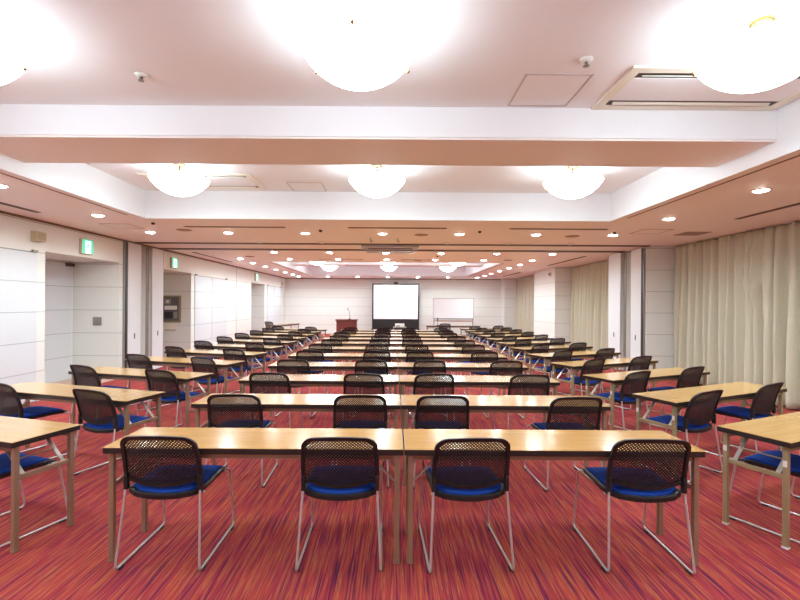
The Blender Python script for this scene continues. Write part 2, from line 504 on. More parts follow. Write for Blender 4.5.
# small dark detectors and hatches on the soffit
for X, Y, lb in ((-3.9, 7.35, 'tiny dark detector on the left soffit'), (3.87, 8.0, 'tiny dark detector on the right soffit'), (1.5, 8.0, 'tiny dark detector right of the middle speaker'),
                 (-1.3, 8.0, 'tiny dark detector left of the middle speaker'), (1.15, 12.2, 'tiny dark detector beyond the track on the right')):
    disc_thing('smoke_detector', X, Y, .028, M['black'], lb, 'detector', 'soffit detectors', t=.03)
def hatch(X, Y, w, d, z, m, label, gm):
    r = empty('access_hatch', (X, Y, z))
    f = MB(); t = .012
    f.box(-w / 2, w / 2, -d / 2, -d / 2 + t, -.006, 0); f.box(-w / 2, w / 2, d / 2 - t, d / 2, -.006, 0)
    f.box(-w / 2, -w / 2 + t, -d / 2, d / 2, -.006, 0); f.box(w / 2 - t, w / 2, -d / 2, d / 2, -.006, 0)
    f.build('hatch_frame', gm, r)
    MB().box(-w / 2 + t + .006, w / 2 - t - .006, -d / 2 + t + .006, d / 2 - t - .006, -.004, 0, .001).build('hatch_panel', m, r)
    return tag(r, label, 'hatch', 'ceiling access hatches')
gm = plain('hatch_edge', srgb(196, 180, 176), .5)
hatch(1.21, 3.62, .50, .54, HC, M['ceiling'], 'square white access hatch in the nearer coffer bay', gm)
hatch(-1.28, 6.66, .50, .50, HC, M['ceiling'], 'square white access hatch in the coffer bay beyond the beam', gm)
gs = plain('soffit_hatch_edge', srgb(190, 152, 132), .5)
hatch(4.45, 7.9, .50, .50, H, M['soffit'], 'square rose hatch in the right soffit near the curtain top', gs)
hatch(-4.6, 7.7, .50, .50, H, M['soffit'], 'square rose hatch in the left soffit before the track', gs)
r = MB().box(-.22, .22, -.2, .2, -.006, 0, .002).build('ceiling_grille', plain('taupe_grille', srgb(160, 130, 118), .6))
r.location = (5.3, 8.1, H); tag(r, 'flat taupe grille in the right soffit beside the curtain top', 'vent')

def ac(X, Y, w, d, label):
    r = empty('air_conditioner', (X, Y, HC))
    f = MB(); t = .075
    f.box(-w / 2, w / 2, -d / 2, -d / 2 + t, -.018, 0, .003); f.box(-w / 2, w / 2, d / 2 - t, d / 2, -.018, 0, .003)
    f.box(-w / 2, -w / 2 + t, -d / 2 + t, d / 2 - t, -.018, 0, .003); f.box(w / 2 - t, w / 2, -d / 2 + t, d / 2 - t, -.018, 0, .003)
    f.build('casing', M['ac'], r)
    MB().box(-w / 2 + t, w / 2 - t, -d / 2 + t + .09, d / 2 - t - .09, -.010, 0, .002).build('intake_panel', M['ceiling'], r)
    for s in (-1, 1):
        y = s * (d / 2 - t - .045)
        MB().box(-w / 2 + t, w / 2 - t, y - .045, y + .045, -.006, 0).build('outlet', M['slot'], r)
        v = MB(); v.bar((-w / 2 + t + .05, y, -.014), (w / 2 - t - .05, y, -.014), .025, .005, (0, s * .6, 1)); v.build('louver', M['ac'], r)
    return tag(r, label, 'air conditioner', 'ceiling cassettes')
ac(2.47, 3.575, 1.56, .70, 'large cream ceiling cassette beside the near right bowl lamp')
ac(-2.66, 6.38, 1.50, .78, 'cream ceiling cassette behind the left bowl lamp beyond the beam')
for X, Y, lb in ((-1.9, 3.4, 'small white sprinkler head in the near coffer, left'), (1.32, 3.15, 'small white sprinkler head in the near coffer, beside the hatch'),
                 (-.1, 4.66, 'tiny sprinkler'), (1.7, 4.66, 'tiny sprinkler')):
    if lb == 'tiny sprinkler': continue
    r = empty('sprinkler', (X, Y, HC))
    MB().lathe([(0, 0), (.045, 0), (.04, -.015), (.02, -.022), (0, -.022)], 16).build('escutcheon', M['white_plastic'], r)
    MB().lathe([(0, -.022), (.012, -.022), (.01, -.04), (.022, -.045), (.022, -.05), (0, -.05)], 12).build('sprinkler_head', M['steel'], r)
    tag(r, lb, 'sprinkler', 'coffer sprinklers')

# ------------------------------------------------------------------ bowl lamps
def make_bowl(X, Y, label):
    r = empty('bowl_lamp', (X, Y, HC))
    R, zr, dp = .345, -.19, .20; RS = (R * R + dp * dp) / (2 * dp)
    prof = []
    for i in range(15):
        a = i / 14 * pi / 2
        q = i / 14 * R; prof.append((q, zr - dp + RS - sqrt(RS * RS - q * q)))
    inner = [(max(0, p[0] - .008) if p[0] > 0 else 0, p[1] + .008) for p in prof[::-1]]
    MB().lathe(prof + [(R, zr + .006)], 40).lathe([(R, zr + .006), (R - .008, zr + .006)] + inner[1:], 40, mi=1).build('glass_bowl', [M['glass_lamp'], M['glass_in']], r)
    MB().lathe([(0, 0), (.062, 0), (.068, -.008), (.060, -.022), (.028, -.032), (0, -.034)], 24).build('canopy', M['brass'], r)
    MB().lathe([(0, -.034), (.012, -.034), (.012, -.09), (.03, -.10), (.03, -.115), (0, -.118)], 12).build('stem', M['brass'], r)
    for k in range(3):
        a = k * 2 * pi / 3 + .5
        MB().tube([(.02 * cos(a), .02 * sin(a), -.105), (.2 * cos(a), .2 * sin(a), -.165), ((R - .012) * cos(a), (R - .012) * sin(a), zr + .004)], .005, 6).build('arm', M['brass'], r)
        e = MB().lathe([(0, .012), (.010, .008), (.012, 0), (.008, -.010), (0, -.014)], 8)
        o = e.build('finial', M['brass'], r); o.location = ((R - .012) * cos(a), (R - .012) * sin(a), zr - .038)
        o.location.x *= 1.02; o.location.y *= 1.02
    ld = bpy.data.lights.new('bulb', 'POINT'); ld.energy = BOWL_UP; ld.color = LAMP; ld.shadow_soft_size = .10
    lo = bpy.data.objects.new('bulb', ld); COL.objects.link(lo); lo.parent = r; lo.location = (0, 0, -.26)
    return tag(r, label, 'ceiling lamp', 'frosted bowl lamps')
rows = [(0.0 - .15, 'unseen row added above the viewer for light'), (2.72, 'row before the beam'), (5.60, 'row just beyond the beam'), (15.7, 'nearer row of the far coffer'), (18.6, 'farther row of the far coffer')]  # the row overhead is out of view, put in for its light
for Y, rn in rows:
    for X, pn in ((-2.65, 'left'), (-.22, 'middle'), (2.19, 'right')):
        make_bowl(X, Y, 'glowing frosted glass bowl lamp, %s, %s' % (pn, rn))

# ------------------------------------------------------------------ downlights
def make_down(X, Y, label):
    r = empty('downlight', (X, Y, H))
    MB().lathe([(.078, -.001), (.098, -.001), (.098, -.006), (.078, -.010), (.074, -.004)], 24).build('trim_ring', M['white_plastic'], r)
    MB().lathe([(0, -.024), (.035, -.021), (.062, -.014), (.076, -.005), (.076, -.001), (0, -.001)], 24).build('lens', M['lens'], r)
    ld = bpy.data.lights.new('lamp_beam', 'SPOT'); ld.energy = DOWN_W; ld.color = LAMP_D
    ld.spot_size = radians(168); ld.spot_blend = .8; ld.shadow_soft_size = .07
    lo = bpy.data.objects.new('lamp_beam', ld); COL.objects.link(lo); lo.parent = r; lo.location = (0, 0, -.032)
    return tag(r, label, 'downlight', 'recessed downlights')
c7 = [-4.47, -3.04, -1.63, -.22, 1.19, 2.59, 4.0]
for i, Y in enumerate((.0, 1.68, 3.36, 5.03, 6.72)):  # pairs nearest the camera lie out of view, added for lighting
    for X, sd in ((-4.38, 'left'), (4.05, 'right')):
        make_down(X, Y, 'round lit downlight on the %s soffit beside the near coffer, %s from the camera' % (sd, ordn(i) if i == 0 else ORD[i]))
for i, X in enumerate(c7):
    make_down(X, 8.33, 'round lit downlight before the tracks, %s from the left in its row of seven' % ORD[i])
for i, X in enumerate(c7[1:]):
    make_down(X, 11.5, 'round lit downlight just beyond the tracks, %s from the left of six' % ORD[i])
for i, X in enumerate(c7):
    make_down(X, 13.2, 'round lit downlight just before the far coffer, %s from the left of seven' % ORD[i])
for i, Y in enumerate((14.65, 16.05, 17.5, 19.0, 20.4)):
    for X, sd in ((-4.55, 'left'), (4.05, 'right')):
        make_down(X, Y, 'round lit downlight on the %s soffit beside the far coffer, %s from the tracks' % (sd, ORD[i]))
for i, X in enumerate([-4.6, -3.2, -1.76, -.31, 1.13, 2.58, 4.0]):
    make_down(X, 21.9, 'round lit downlight above the far wall, %s from the left of seven' % ORD[i])

# ------------------------------------------------------------------ wall fittings
def exit_sign(Y, z, w, h, label):
    r = empty('exit_sign', (XL, Y, z))
    MB().box(0, .055, 0, w, -h / 2, h / 2, .004).build('housing', M['beige_plastic'], r)
    # lit face looking into the room (+X)
    t = Matrix(((0, 0, 1, .055), (1, 0, 0, w / 2), (0, 1, 0, 0), (0, 0, 0, 1)))
    hw, hh = w / 2 - .012, h / 2 - .012
    MB().prism([(-hw, -hh), (hw, -hh), (hw, hh), (-hw, hh)], t, .003).build('lit_face', M['white_lit'], r, 'glowing white face')
    g = MB(); t2 = t @ Matrix.Translation((0, 0, .003))
    g.prism([(-hw, -hh), (-hw * .55, -hh), (-hw * .55, hh), (-hw, hh)], t2, .001)
    g.prism([(hw * .62, -hh), (hw, -hh), (hw, hh), (hw * .62, hh)], t2, .001)
    g.prism([(-hw * .55, hh * .86), (hw * .62, hh * .86), (hw * .62, hh), (-hw * .55, hh)], t2, .001)
    g.build('green_border', M['green_lit'], r, 'green lit border')
    f = MB(); s = hh * .62
    hd = [(s * (.12 + .17 * cos(a * pi / 4)), s * (.78 + .17 * sin(a * pi / 4))) for a in range(8)]
    f.prism(hd, t2, .001)
    for p in ([(-.1, .55), (.2, .55), (.12, -.05), (-.2, -.05)], [(-.1, .55), (-.42, .28), (-.36, .16), (-.1, .38)], [(.2, .5), (.45, .18), (.38, .08), (.14, .3)],
              [(-.2, -.02), (.0, -.02), (-.22, -.5), (-.62, -.52), (-.6, -.66), (-.16, -.64)], [(-.02, -.02), (.14, -.02), (.5, -.4), (.34, -.88), (.2, -.84), (.3, -.42)]):
        f.prism([(x * s, y * s) for x, y in p], t2, .001)
    f.build('running_figure', M['green_lit'], r, 'green running figure')
    return tag(r, label, 'exit sign', 'lit exit signs')
exit_sign(8.08, 2.56, .30, .27, 'green and white lit exit sign above the nearest left recess')
exit_sign(11.36, 2.56, .30, .27, 'lit exit sign above the recess with the control panel')
exit_sign(18.25, 2.60, .32, .30, 'lit exit sign above the farthest left recess')
r = empty('wall_speaker', (XL, 7.0, 2.58))
MB().box(0, .10, 0, .2, -.075, .075, .01).build('speaker_body', M['beige_plastic'], r)
MB().box(.10, .104, .025, .175, -.055, .055, .001).build('grille', plain('khaki_grille', srgb(176, 166, 134), .6), r)
tag(r, 'small beige wall speaker above the nearest left door', 'speaker')
r = MB().box(XL, XL + .06, 22.55, 22.75, 2.43, 2.58, .008).build('alarm_box', M['beige_plastic'])
tag(r, 'small pale wall box near the far left corner, under the ceiling', 'alarm box')
r = empty('wall_sign_box', (XC, 15.95, 2.63))
MB().box(-.05, 0, -.09, .09, -.07, .07, .006).build('box_body', M['ac'], r)
MB().box(-.054, -.05, -.07, .07, -.045, .045).build('box_grille', M['dark_grey'], r)
tag(r, 'small dark-faced box high on the far right column', 'wall box')
# switch plate on the far return of the near recess
r = empty('switch_plate', (-6.04, 9.27, 1.17))
MB().box(-.085, .085, -.014, 0, -.085, .085, .004).build('plate', M['steel'], r)
for X in (-.04, .04):
    for Z in (-.035, .035):
        MB().box(X - .022, X + .022, -.020, -.014, Z - .024, Z + .024, .003).build('rocker_switch', M['rail_light'], r)
tag(r, 'square grey switch plate in the nearest left recess', 'switch')
# control panel in the second recess
r = empty('control_panel', (-6.14, 12.55, 1.38))
f = MB(); w, h, t = .27, .37, .045
f.box(-w, w, -.05, 0, -h, -h + t, .004); f.box(-w, w, -.05, 0, h - t, h, .004)
f.box(-w, -w + t, -.05, 0, -h + t, h - t, .004); f.box(w - t, w, -.05, 0, -h + t, h - t, .004)
f.build('frame', M['olive_frame'], r)
MB().box(-w + t, w - t, -.03, 0, -h + t, h - t).build('back_panel', M['dark_grey'], r)
MB().box(-.17, .0, -.045, -.03, .13, .28, .003).build('thermostat', M['rail_light'], r)
MB().box(-.12, -.05, -.048, -.045, .17, .24, .001).build('dial', M['white_plastic'], r)
MB().box(-.17, .17, -.045, -.03, -.02, .09, .003).build('switch_bank', M['white_plastic'], r)
MB().box(-.17, .06, -.045, -.03, -.26, -.08, .003).build('breaker_cover', M['black'], r)
MB().box(.08, .18, -.045, -.03, -.26, -.08, .003).build('outlet_plate', M['steel'], r)
tag(r, 'olive-framed dark control panel in the second left recess', 'control panel')
r = empty('outlet_plate', (-6.16, 12.55, .88))
MB().box(-.17, .17, -.014, 0, -.09, .09, .004).build('plate', M['ac'], r)
MB().box(-.15, .15, -.03, -.014, -.09, -.07, .002).build('ledge', M['steel'], r)
tag(r, 'pale wall plate under the control panel in the recess', 'wall plate')

# ------------------------------------------------------------------ movable partition hardware
def pocket_door(x, y0, y1, s, latch, label, edge=False):
    """s = +1 faces +X (left wall), -1 faces -X (right side)"""
    r = empty('pocket_door', (x, (y0 + y1) / 2, 0))
    hy = (y1 - y0) / 2
    a, c = sorted((0, s * .045))
    a, c = a + s * .001, c + s * .001
    MB().box(a, c, -hy, hy, .01, H - .035, .003).build('door_panel', M['doorplain'], r)
    for e in (-1, 1):
        a2, c2 = sorted((s * .001, s * .048))
        MB().box(a2, c2, e * hy - .006, e * hy + .006, .01, H - .03).build('edge_strip', M['chrome'] if edge and e < 0 else M['rail_light'], r)
    a, c = sorted((s * .045, s * .052))
    l_ = MB().box(a, c, -.02, .02, .78, .90, .002).build('flush_latch', M['steel'], r)
    a, c = sorted((s * .052, s * .054))
    MB().box(a, c, -.010, .010, .80, .88).build('latch_slot', M['black'], l_)
    return tag(r, label, 'door', 'partition pocket doors')
pocket_door(XL, 9.49, 9.995, 1, .83, 'white pocket door panel on the left wall, nearer of two')
pocket_door(XL, 10.45, 10.95, 1, .83, 'white pocket door panel on the left wall, farther of two', True)
pocket_door(XC, 10.01, 10.455, -1, .83, 'white pocket door panel on the right column, nearer of two')
pocket_door(XC, 10.93, 11.54, -1, .83, 'white pocket door panel on the right column, farther of two', True)
def jamb(x0, x1, y0, y1, label):
    r = empty('partition_jamb', ((x0 + x1) / 2, (y0 + y1) / 2, 0)); hx, hy = (x1 - x0) / 2, (y1 - y0) / 2
    MB().box(-hx, hx, -hy, hy, 0, H - .03, .002).build('post', M['black'], r)
    MB().box(-hx - .004, hx + .004, -hy - .012, -hy, 0, H - .03).build('seal', M['steel'], r)
    return tag(r, label, 'post', 'partition jamb posts')
jamb(XL + .001, XL + .04, 9.40, 9.46, 'black upright jamb post on the left wall beside the pocket door')
jamb(XC - .04, XC - .001, 9.93, 9.99, 'black upright jamb post on the right column beside the pocket door')
def stack(x0, x1, y0, y1, label):
    r = empty('partition_panel', ((x0 + x1) / 2, (y0 + y1) / 2, 0)); hx, hy = (x1 - x0) / 2, (y1 - y0) / 2
    MB().box(-hx, hx, -hy, hy, .01, H - .04, .003).build('panel', M['wall_plain'], r)
    for s in (-1, 1):
        MB().box(s * hx - .008, s * hx + .008, -hy - .004, hy + .004, .01, H - .04).build('edge_profile', M['rail_light'], r)
    return tag(r, label, 'partition', 'stacked partition panels')
stack(XL - .50, XL - .03, 10.33, 10.43, 'parked folding partition panel seen inside the left pocket')
stack(XC + .03, XC + .40, 10.81, 10.90, 'parked folding partition panel seen inside the right pocket')

# ------------------------------------------------------------------ curtains
def curtain(y0, y1, label, folds, seed, mess=None, x=6.06):
    rnd = random.Random(seed)
    n = int((y1 - y0) * 56); nz = 26
    ph = []
    # irregular pleats: cumulative phase
    tot = 0; w = [1 + rnd.uniform(-.45, .45) for _ in range(folds * 2 + 3)]
    for i in range(n + 1):
        u = i / n; ph.append(u * folds * 2 * pi)
    amp_r = [rnd.uniform(.55, 1.15) for _ in range(folds + 3)]
    jit = [rnd.uniform(-1.1, 1.1) for _ in range(folds + 3)]
    b = bmesh.new(); grid = []
    for j in range(nz + 1):
        v = j / nz; row = []
        z = H - .015 - v * (H - .035)
        for i in range(n + 1):
            u = i / n; k = u * folds; k0 = int(k); fr = k - k0; sm = fr * fr * (3 - 2 * fr)
            a = amp_r[k0] * (1 - sm) + amp_r[k0 + 1] * sm
            jt = jit[k0] * (1 - sm) + jit[k0 + 1] * sm
            amp = (.055 + .05 * min(1, v * 1.6)) * a
            off = amp * sin(ph[i] + jt + .35 * sin(2.3 * v + k0)) + .012 * sin(3.1 * ph[i] + 2 * jt) * (1 - .6 * v)
            yy = y0 + u * (y1 - y0) + .015 * sin(ph[i] * .5 + 4 * v)
            xx = x - off
            if mess:
                for my, mz, mr, md in mess:
                    dy, dz = (yy - my), (z - mz)
                    # a slanting gathered crease
                    t = dz - 1.1 * dy
                    q = math.exp(-(dy * dy + dz * dz * .35) / (mr * mr))
                    xx -= md * q * (1 - abs((t / .07) % 2 - 1)) 
            row.append(b.verts.new((xx, yy, z)))
        grid.append(row)
    for j in range(nz):
        for i in range(n):
            f = b.faces.new((grid[j][i], grid[j][i + 1], grid[j + 1][i + 1], grid[j + 1][i])); f.smooth = True
    bmesh.ops.recalc_face_normals(b, faces=b.faces)
    mb = MB(); mb.merge(b)
    r = empty('curtain', (0, 0, 0))
    c = mb.build('curtain_cloth', M['curtain'], r)
    so = c.modifiers.new('solid', 'SOLIDIFY'); so.thickness = .004
    MB().box(x + .075, x + .10, y0, y1, H - .03, H - .003).build('curtain_rail', M['rail'], r)
    return tag(r, label, 'curtain', 'floor-length olive beige curtains')
curtain(.2, 4.9, 'olive beige pleated curtain at the right wall, nearest the camera', 22, 1)
curtain(4.92, 9.84, 'olive beige pleated curtain with a gathered crease, before the right column', 23, 2, mess=[(7.55, 1.95, .26, .10), (7.65, 2.40, .30, .08)])
curtain(11.6, 15.46, 'olive beige pleated curtain between the two right columns', 18, 3)
curtain(17.85, 22.56, 'olive beige pleated curtain at the far end of the right wall', 22, 4)

# ------------------------------------------------------------------ furniture prototypes
def rail_box(x0, x1, y0, y1, z0, z1, bev=.003): return MB().box(x0, x1, y0, y1, z0, z1, bev)

def make_table(leg_mat, sticker=0, W=1.8, D=.45, HT=.70):
    r = empty('folding_desk')
    hw, hd = W / 2, D / 2
    rail_box(-hw + .002, hw - .002, -hd + .002, hd - .002, HT - .006, HT, .001).build('tabletop', M['top'], r, 'light oak laminate top')
    # dark moulded edge with rounded corners
    def rr(w, d, rad, n=4):
        out = []
        for cx, cy, a0 in ((w - rad, d - rad, 0), (-w + rad, d - rad, 90), (-w + rad, -d + rad, 180), (w - rad, -d + rad, 270)):
            for k in range(n + 1):
                a = radians(a0 + 90 * k / n); out.append((cx + rad * cos(a), cy + rad * sin(a)))
        return out
    MB().prism(rr(hw, hd, .012), Matrix.Translation((0, 0, HT - .036)), .0325).build('edge_band', M['edge'], r, 'dark brown edge')
    for s in (-1, 1):
        rail_box(-hw + .06, hw - .06, s * (hd - .045) - .012, s * (hd - .045) + .012, HT - .072, HT - .036).build('apron_rail', leg_mat, r)
        X = s * (hw - .038)
        for t in (-1, 1):
            Y = t * (hd - .045)
            lg = rail_box(X - .016, X + .016, Y - .016, Y + .016, .012, HT - .036, .004).build('leg', leg_mat, r)
            rail_box(X - .018, X + .018, Y - .018, Y + .018, 0, .014, .003).build('foot_cap', M['white_plastic'] if sticker else M['legs'], lg)
            if sticker and s == sticker:
                MB().box(*(sorted((X + s * .0162, X + s * .0170))), Y - .012, Y + .012, .53, .57).build('sticker', M['white_plastic'], lg, 'small white sticker')
            br = MB(); yb = t * (hd - .095)
            br.bar((X, yb, .462), (X - s * .19, yb, HT - .05), .026, .006)
            br.bar((X - s * .15, yb, HT - .046), (X - s * .30, yb, HT - .046), .03, .008)
            br.build('brace', M['brace'], r, 'bright metal folding brace')
        rail_box(X - .010, X + .010, -hd + .060, hd - .060, .445, .475, .003).build('crossbar', leg_mat, r)
        MB().tube([(X - s * .085, -hd + .095, .55), (X - s * .085, hd - .095, .55)], .005, 6).build('brace_rod', leg_mat, r)
    return r

def back_outline():
    """closed outline (s lateral, t up from z=.49) of the backrest"""
    pts = []
    pts.append((.222, .0)); pts.append((.224, .08)); pts.append((.223, .16)); pts.append((.218, .22))
    for k in range(1, 8):
        a = radians(90 * k / 8); pts.append((.218 - .085 + .085 * cos(a), .235 + .075 * sin(a)))
    for k in range(0, 7):
        u = .133 * (1 - k / 3); pts.append((u, .310 + .008 * (1 - (u / .133) ** 2)))
    pts2 = [(-x, y) for x, y in pts[::-1] if x > 1e-6]
    # drop duplicated left half of the top edge
    top = [p for p in pts if p[0] >= 0]; left = [(-x, y) for x, y in top[::-1] if x > 1e-6]
    poly = top + left
    # bottom sag
    for k in range(1, 10):
        u = -.222 + .444 * k / 10
        poly.append((u, .035 - .045 * (1 - (u / .222) ** 2)))
    return poly

def bend(s_, t_):
    """backrest plane -> chair space"""
    v = t_ / .32
    return Vector((s_ * (1.035 - .02 * v), -.225 - .03 * v - .07 * max(0, v) ** 2.2 - .030 * (1 - (s_ / .22) ** 2) + .012, .492 + t_))

def in_poly(p, poly):
    c = False; j = len(poly) - 1
    for i in range(len(poly)):
        xi, yi = poly[i]; xj, yj = poly[j]
        if (yi > p[1]) != (yj > p[1]) and p[0] < (xj - xi) * (p[1] - yi) / (yj - yi) + xi: c = not c
        j = i
    return c

def offset_poly(poly, d):
    n = len(poly); out = []
    area = sum(poly[i][0] * poly[(i + 1) % n][1] - poly[(i + 1) % n][0] * poly[i][1] for i in range(n))
    sg = 1 if area > 0 else -1
    for i in range(n):
        a = Vector(poly[i - 1]); b_ = Vector(poly[i]); c = Vector(poly[(i + 1) % n])
        e1 = (b_ - a).normalized(); e2 = (c - b_).normalized()
        n1 = Vector((-e1.y, e1.x)) * sg; n2 = Vector((-e2.y, e2.x)) * sg
        nn = (n1 + n2); 
        if nn.length < 1e-6: nn = n1
        nn.normalize(); k = max(.5, nn.dot(n1))
        q = b_ + nn * (d / k); out.append((q.x, q.y))
    return out

def make_chair():
    r = empty('stacking_chair')
    poly = back_outline()
    # frame ring
    inner = offset_poly(poly, .021)
    b = bmesh.new(); n = len(poly); th = .009
    R = []
    for (o_, i_) in zip(poly, inner):
        A, B = bend(*o_), bend(*i_)
        R.append([b.verts.new(A + Vector((0, -th, 0))), b.verts.new(A + Vector((0, th, 0))), b.verts.new(B + Vector((0, th, 0))), b.verts.new(B + Vector((0, -th, 0)))])
    for i in range(n):
        j = (i + 1) % n
        for k in range(4):
            l = (k + 1) % 4; f = b.faces.new((R[i][k], R[i][l], R[j][l], R[j][k])); f.smooth = False
    bmesh.ops.recalc_face_normals(b, faces=b.faces)
    mb = MB(); mb.merge(b)
    for s in (-1, 1):   # sockets that take the leg tubes
        mb.box(s * .218 - .012, s * .218 + .012, -.238, -.206, .46, .55, .005)
    mb.build('back_frame', M['mesh_black'], r)
    # perforated panel
    b = bmesh.new(); P = .0195; hole = .50
    lim = offset_poly(poly, .009)
    cells = 0
    for i in range(-26, 27):
        for j in range(-6, 36):
            if (i + j) % 2: continue
            cx, cy = i * P / 2 * 1.0, j * P / 2
            cs = [(cx + P / 2, cy), (cx, cy + P / 2), (cx - P / 2, cy), (cx, cy - P / 2)]
            if not all(in_poly(c, lim) for c in cs): continue
            hs = [(cx + (x - cx) * hole, cy + (y - cy) * hole) for x, y in cs]
            vo = [b.verts.new(bend(*c)) for c in cs]; vi = [b.verts.new(bend(*c)) for c in hs]
            for k in range(4):
                l = (k + 1) % 4; b.faces.new((vo[k], vo[l], vi[l], vi[k]))
            cells += 1
    # closing border strip between lattice and frame
    bo, bi = [b.verts.new(bend(*p)) for p in offset_poly(poly, .010)], [b.verts.new(bend(*p)) for p in offset_poly(poly, .026)]
    for i in range(n):
        j = (i + 1) % n; b.faces.new((bo[i], bo[j], bi[j], bi[i]))
    bmesh.ops.remove_doubles(b, verts=b.verts, dist=.0002)
    ret = bmesh.ops.extrude_face_region(b, geom=b.faces[:])
    vs = [e for e in ret['geom'] if isinstance(e, bmesh.types.BMVert)]
    bmesh.ops.translate(b, verts=vs, vec=(0, .003, 0))
    bmesh.ops.recalc_face_normals(b, faces=b.faces)
    mb = MB(); mb.merge(b); mb.build('backrest', M['mesh_black'], r, 'perforated black back')
    # seat shell and cushion : rounded trapezoid, waterfall front, dished rear
    def seat(w, y0, y1, zt, t, nx=12, ny=12, dome=.0, rad=.07):
        b = bmesh.new(); top = []; bot = []
        for j in range(ny + 1):
            v = j / ny; y = y0 + (y1 - y0) * v
            e0 = min(1, (y - y0) / rad); e1 = min(1, (y1 - y) / rad)
            sh = rad * (1 - sqrt(max(0, 1 - (1 - e0) ** 2))) + rad * .6 * (1 - sqrt(max(0, 1 - (1 - e1) ** 2)))
            hw = w / 2 - sh * .8
            rt, rb = [], []
            for i in range(nx + 1):
                u = -1 + 2 * i / nx
                z = zt - .012 * (1 - u * u) * (1 - v) - .02 * max(0, (v - .8) / .2) ** 2 - .010 * max(0, (.15 - v) / .15) + dome * (1 - u ** 4) * (1 - (2 * v - 1) ** 4)
                yy = y - .018 * (1 - u * u) * (1 - v) ** 2
                rt.append(b.verts.new((u * hw, yy, z))); rb.append(b.verts.new((u * hw * .97, yy, z - t)))
            top.append(rt); bot.append(rb)
        for j in range(ny):
            for i in range(nx):
                f = b.faces.new((top[j][i], top[j][i + 1], top[j + 1][i + 1], top[j + 1][i])); f.smooth = True
                f = b.faces.new((bot[j][i], bot[j + 1][i], bot[j + 1][i + 1], bot[j][i + 1])); f.smooth = True
        for j in range(ny):
            b.faces.new((top[j][0], top[j + 1][0], bot[j + 1][0], bot[j][0])); b.faces.new((top[j][nx], bot[j][nx], bot[j + 1][nx], top[j + 1][nx]))
        for i in range(nx):
            b.faces.new((top[0][i], bot[0][i], bot[0][i + 1], top[0][i + 1])); b.faces.new((top[ny][i], top[ny][i + 1], bot[ny][i + 1], bot[ny][i]))
        bmesh.ops.recalc_face_normals(b, faces=b.faces)
        m = MB(); m.merge(b); return m
    seat(.455, -.235, .225, .458, .026).build('seat_shell', M['black'], r)
    seat(.415, -.212, .205, .468, .012, dome=.012).build('seat_cushion', M['blue'], r, 'blue fabric seat pad')
    for s in (-1, 1):
        path = fillet([(s * .219, -.222, .52), (s * .222, -.232, .42), (s * .245, -.290, .012), (s * .243, .285, .012), (s * .238, .215, .427), (s * .215, .17, .434)], .035, 5)
        lg = MB().tube(path, .0072, 8).build('sled_leg', M['chrome'], r)
        for gy, g0 in ((-.24, 0), (.235, 0)):
            MB().box(s * .2445 - .013, s * .2445 + .013, gy - .022, gy + .022, 0, .012, .003).build('glide', M['black'], lg)
    for y in (-.17, .16):
        MB().tube([(-.225, y, .427), (.225, y, .427)], .008, 6).build('seat_rail', M['chrome'], r)
    return r

PROTO_T = make_table(M['legs']); PROTO_R = make_table(M['legs_olive_daylit'], sticker=-1)
PROTO_C = make_chair()
used = {}
def place(proto, X, Y, rz, label, cat, group):
    if proto.name not in used:
        used[proto.name] = 1; o = proto
    else: o = copy_tree(proto)
    o.location = (X, Y, 0); o.rotation_euler = (0, 0, rz)
    return tag(o, label, cat, group)

TG, CG = 'folding desks in rows', 'mesh-backed chairs at the desks'
rnd = random.Random(5)
# ---- centre block
seatpos = [(-1.362, 'leftmost'), (-.316, 'second from the left'), (.448, 'third from the left'), (1.512, 'rightmost')]
rot0 = [0, 1, 3, -2]
for k in range(11):
    Y = 2.937 + 1.19 * k
    for X, sd in ((-.837, 'left'), (.969, 'right')):
        place(PROTO_T, X, Y, 0, 'oak-topped folding desk, %s one of the pair in the %s centre row' % (sd, ordn(k)), 'desk', TG)
    for i, (X, nm) in enumerate(seatpos):
        jx = 0 if k == 0 else rnd.uniform(-.03, .03); rz = radians(rot0[i]) if k == 0 else radians(rnd.uniform(-4, 4))
        jy = 0 if k == 0 else rnd.uniform(-.02, .01)
        place(PROTO_C, X + jx, Y - .015 + jy, rz, 'black mesh chair with blue seat, %s in the %s centre row' % (nm, ordn(k)), 'chair', CG)
# ---- side blocks, turned towards the front
AL, AR = radians(16.5), radians(24.5)
def side(cx, cy, a, lx, ly):
    return cx + lx * cos(a) - ly * sin(a), cy + lx * sin(a) + ly * cos(a)
for k in range(11):
    cx, cy = -3.137, 3.263 + 1.187 * k
    place(PROTO_T, cx, cy, -AL, 'oak-topped folding desk set at an angle, %s row of the left block' % ordn(k), 'desk', TG)
    for lx, nm in ((.60 if k else .50, 'aisle seat'), (-.50 - min(.11, .02 * k), 'wall-side seat')):
        x, y = side(cx, cy, -AL, lx + rnd.uniform(-.008, .008), -.015)
        place(PROTO_C, x, y, -AL + radians(rnd.uniform(-8, -3)), 'black mesh chair with blue seat, %s, %s row of the left block' % (nm, ordn(k)), 'chair', CG)
for k in range(12):
    cx, cy = 3.257, 3.468 + 1.175 * k
    if cy > 16.0 + .5: break
    place(PROTO_R, cx, cy, AR, 'oak-topped folding desk set at an angle, %s row of the right block' % ordn(k), 'desk', TG)
    for lx, nm in ((-.59 if k else -.48, 'aisle seat'), (.41, 'window-side seat')):
        x, y = side(cx, cy, AR, lx + rnd.uniform(-.008, .008), -.015)
        place(PROTO_C, x, y, AR + radians(rnd.uniform(-3, 5)), 'black mesh chair with blue seat, %s, %s row of the right block' % (nm, ordn(k)), 'chair', CG)
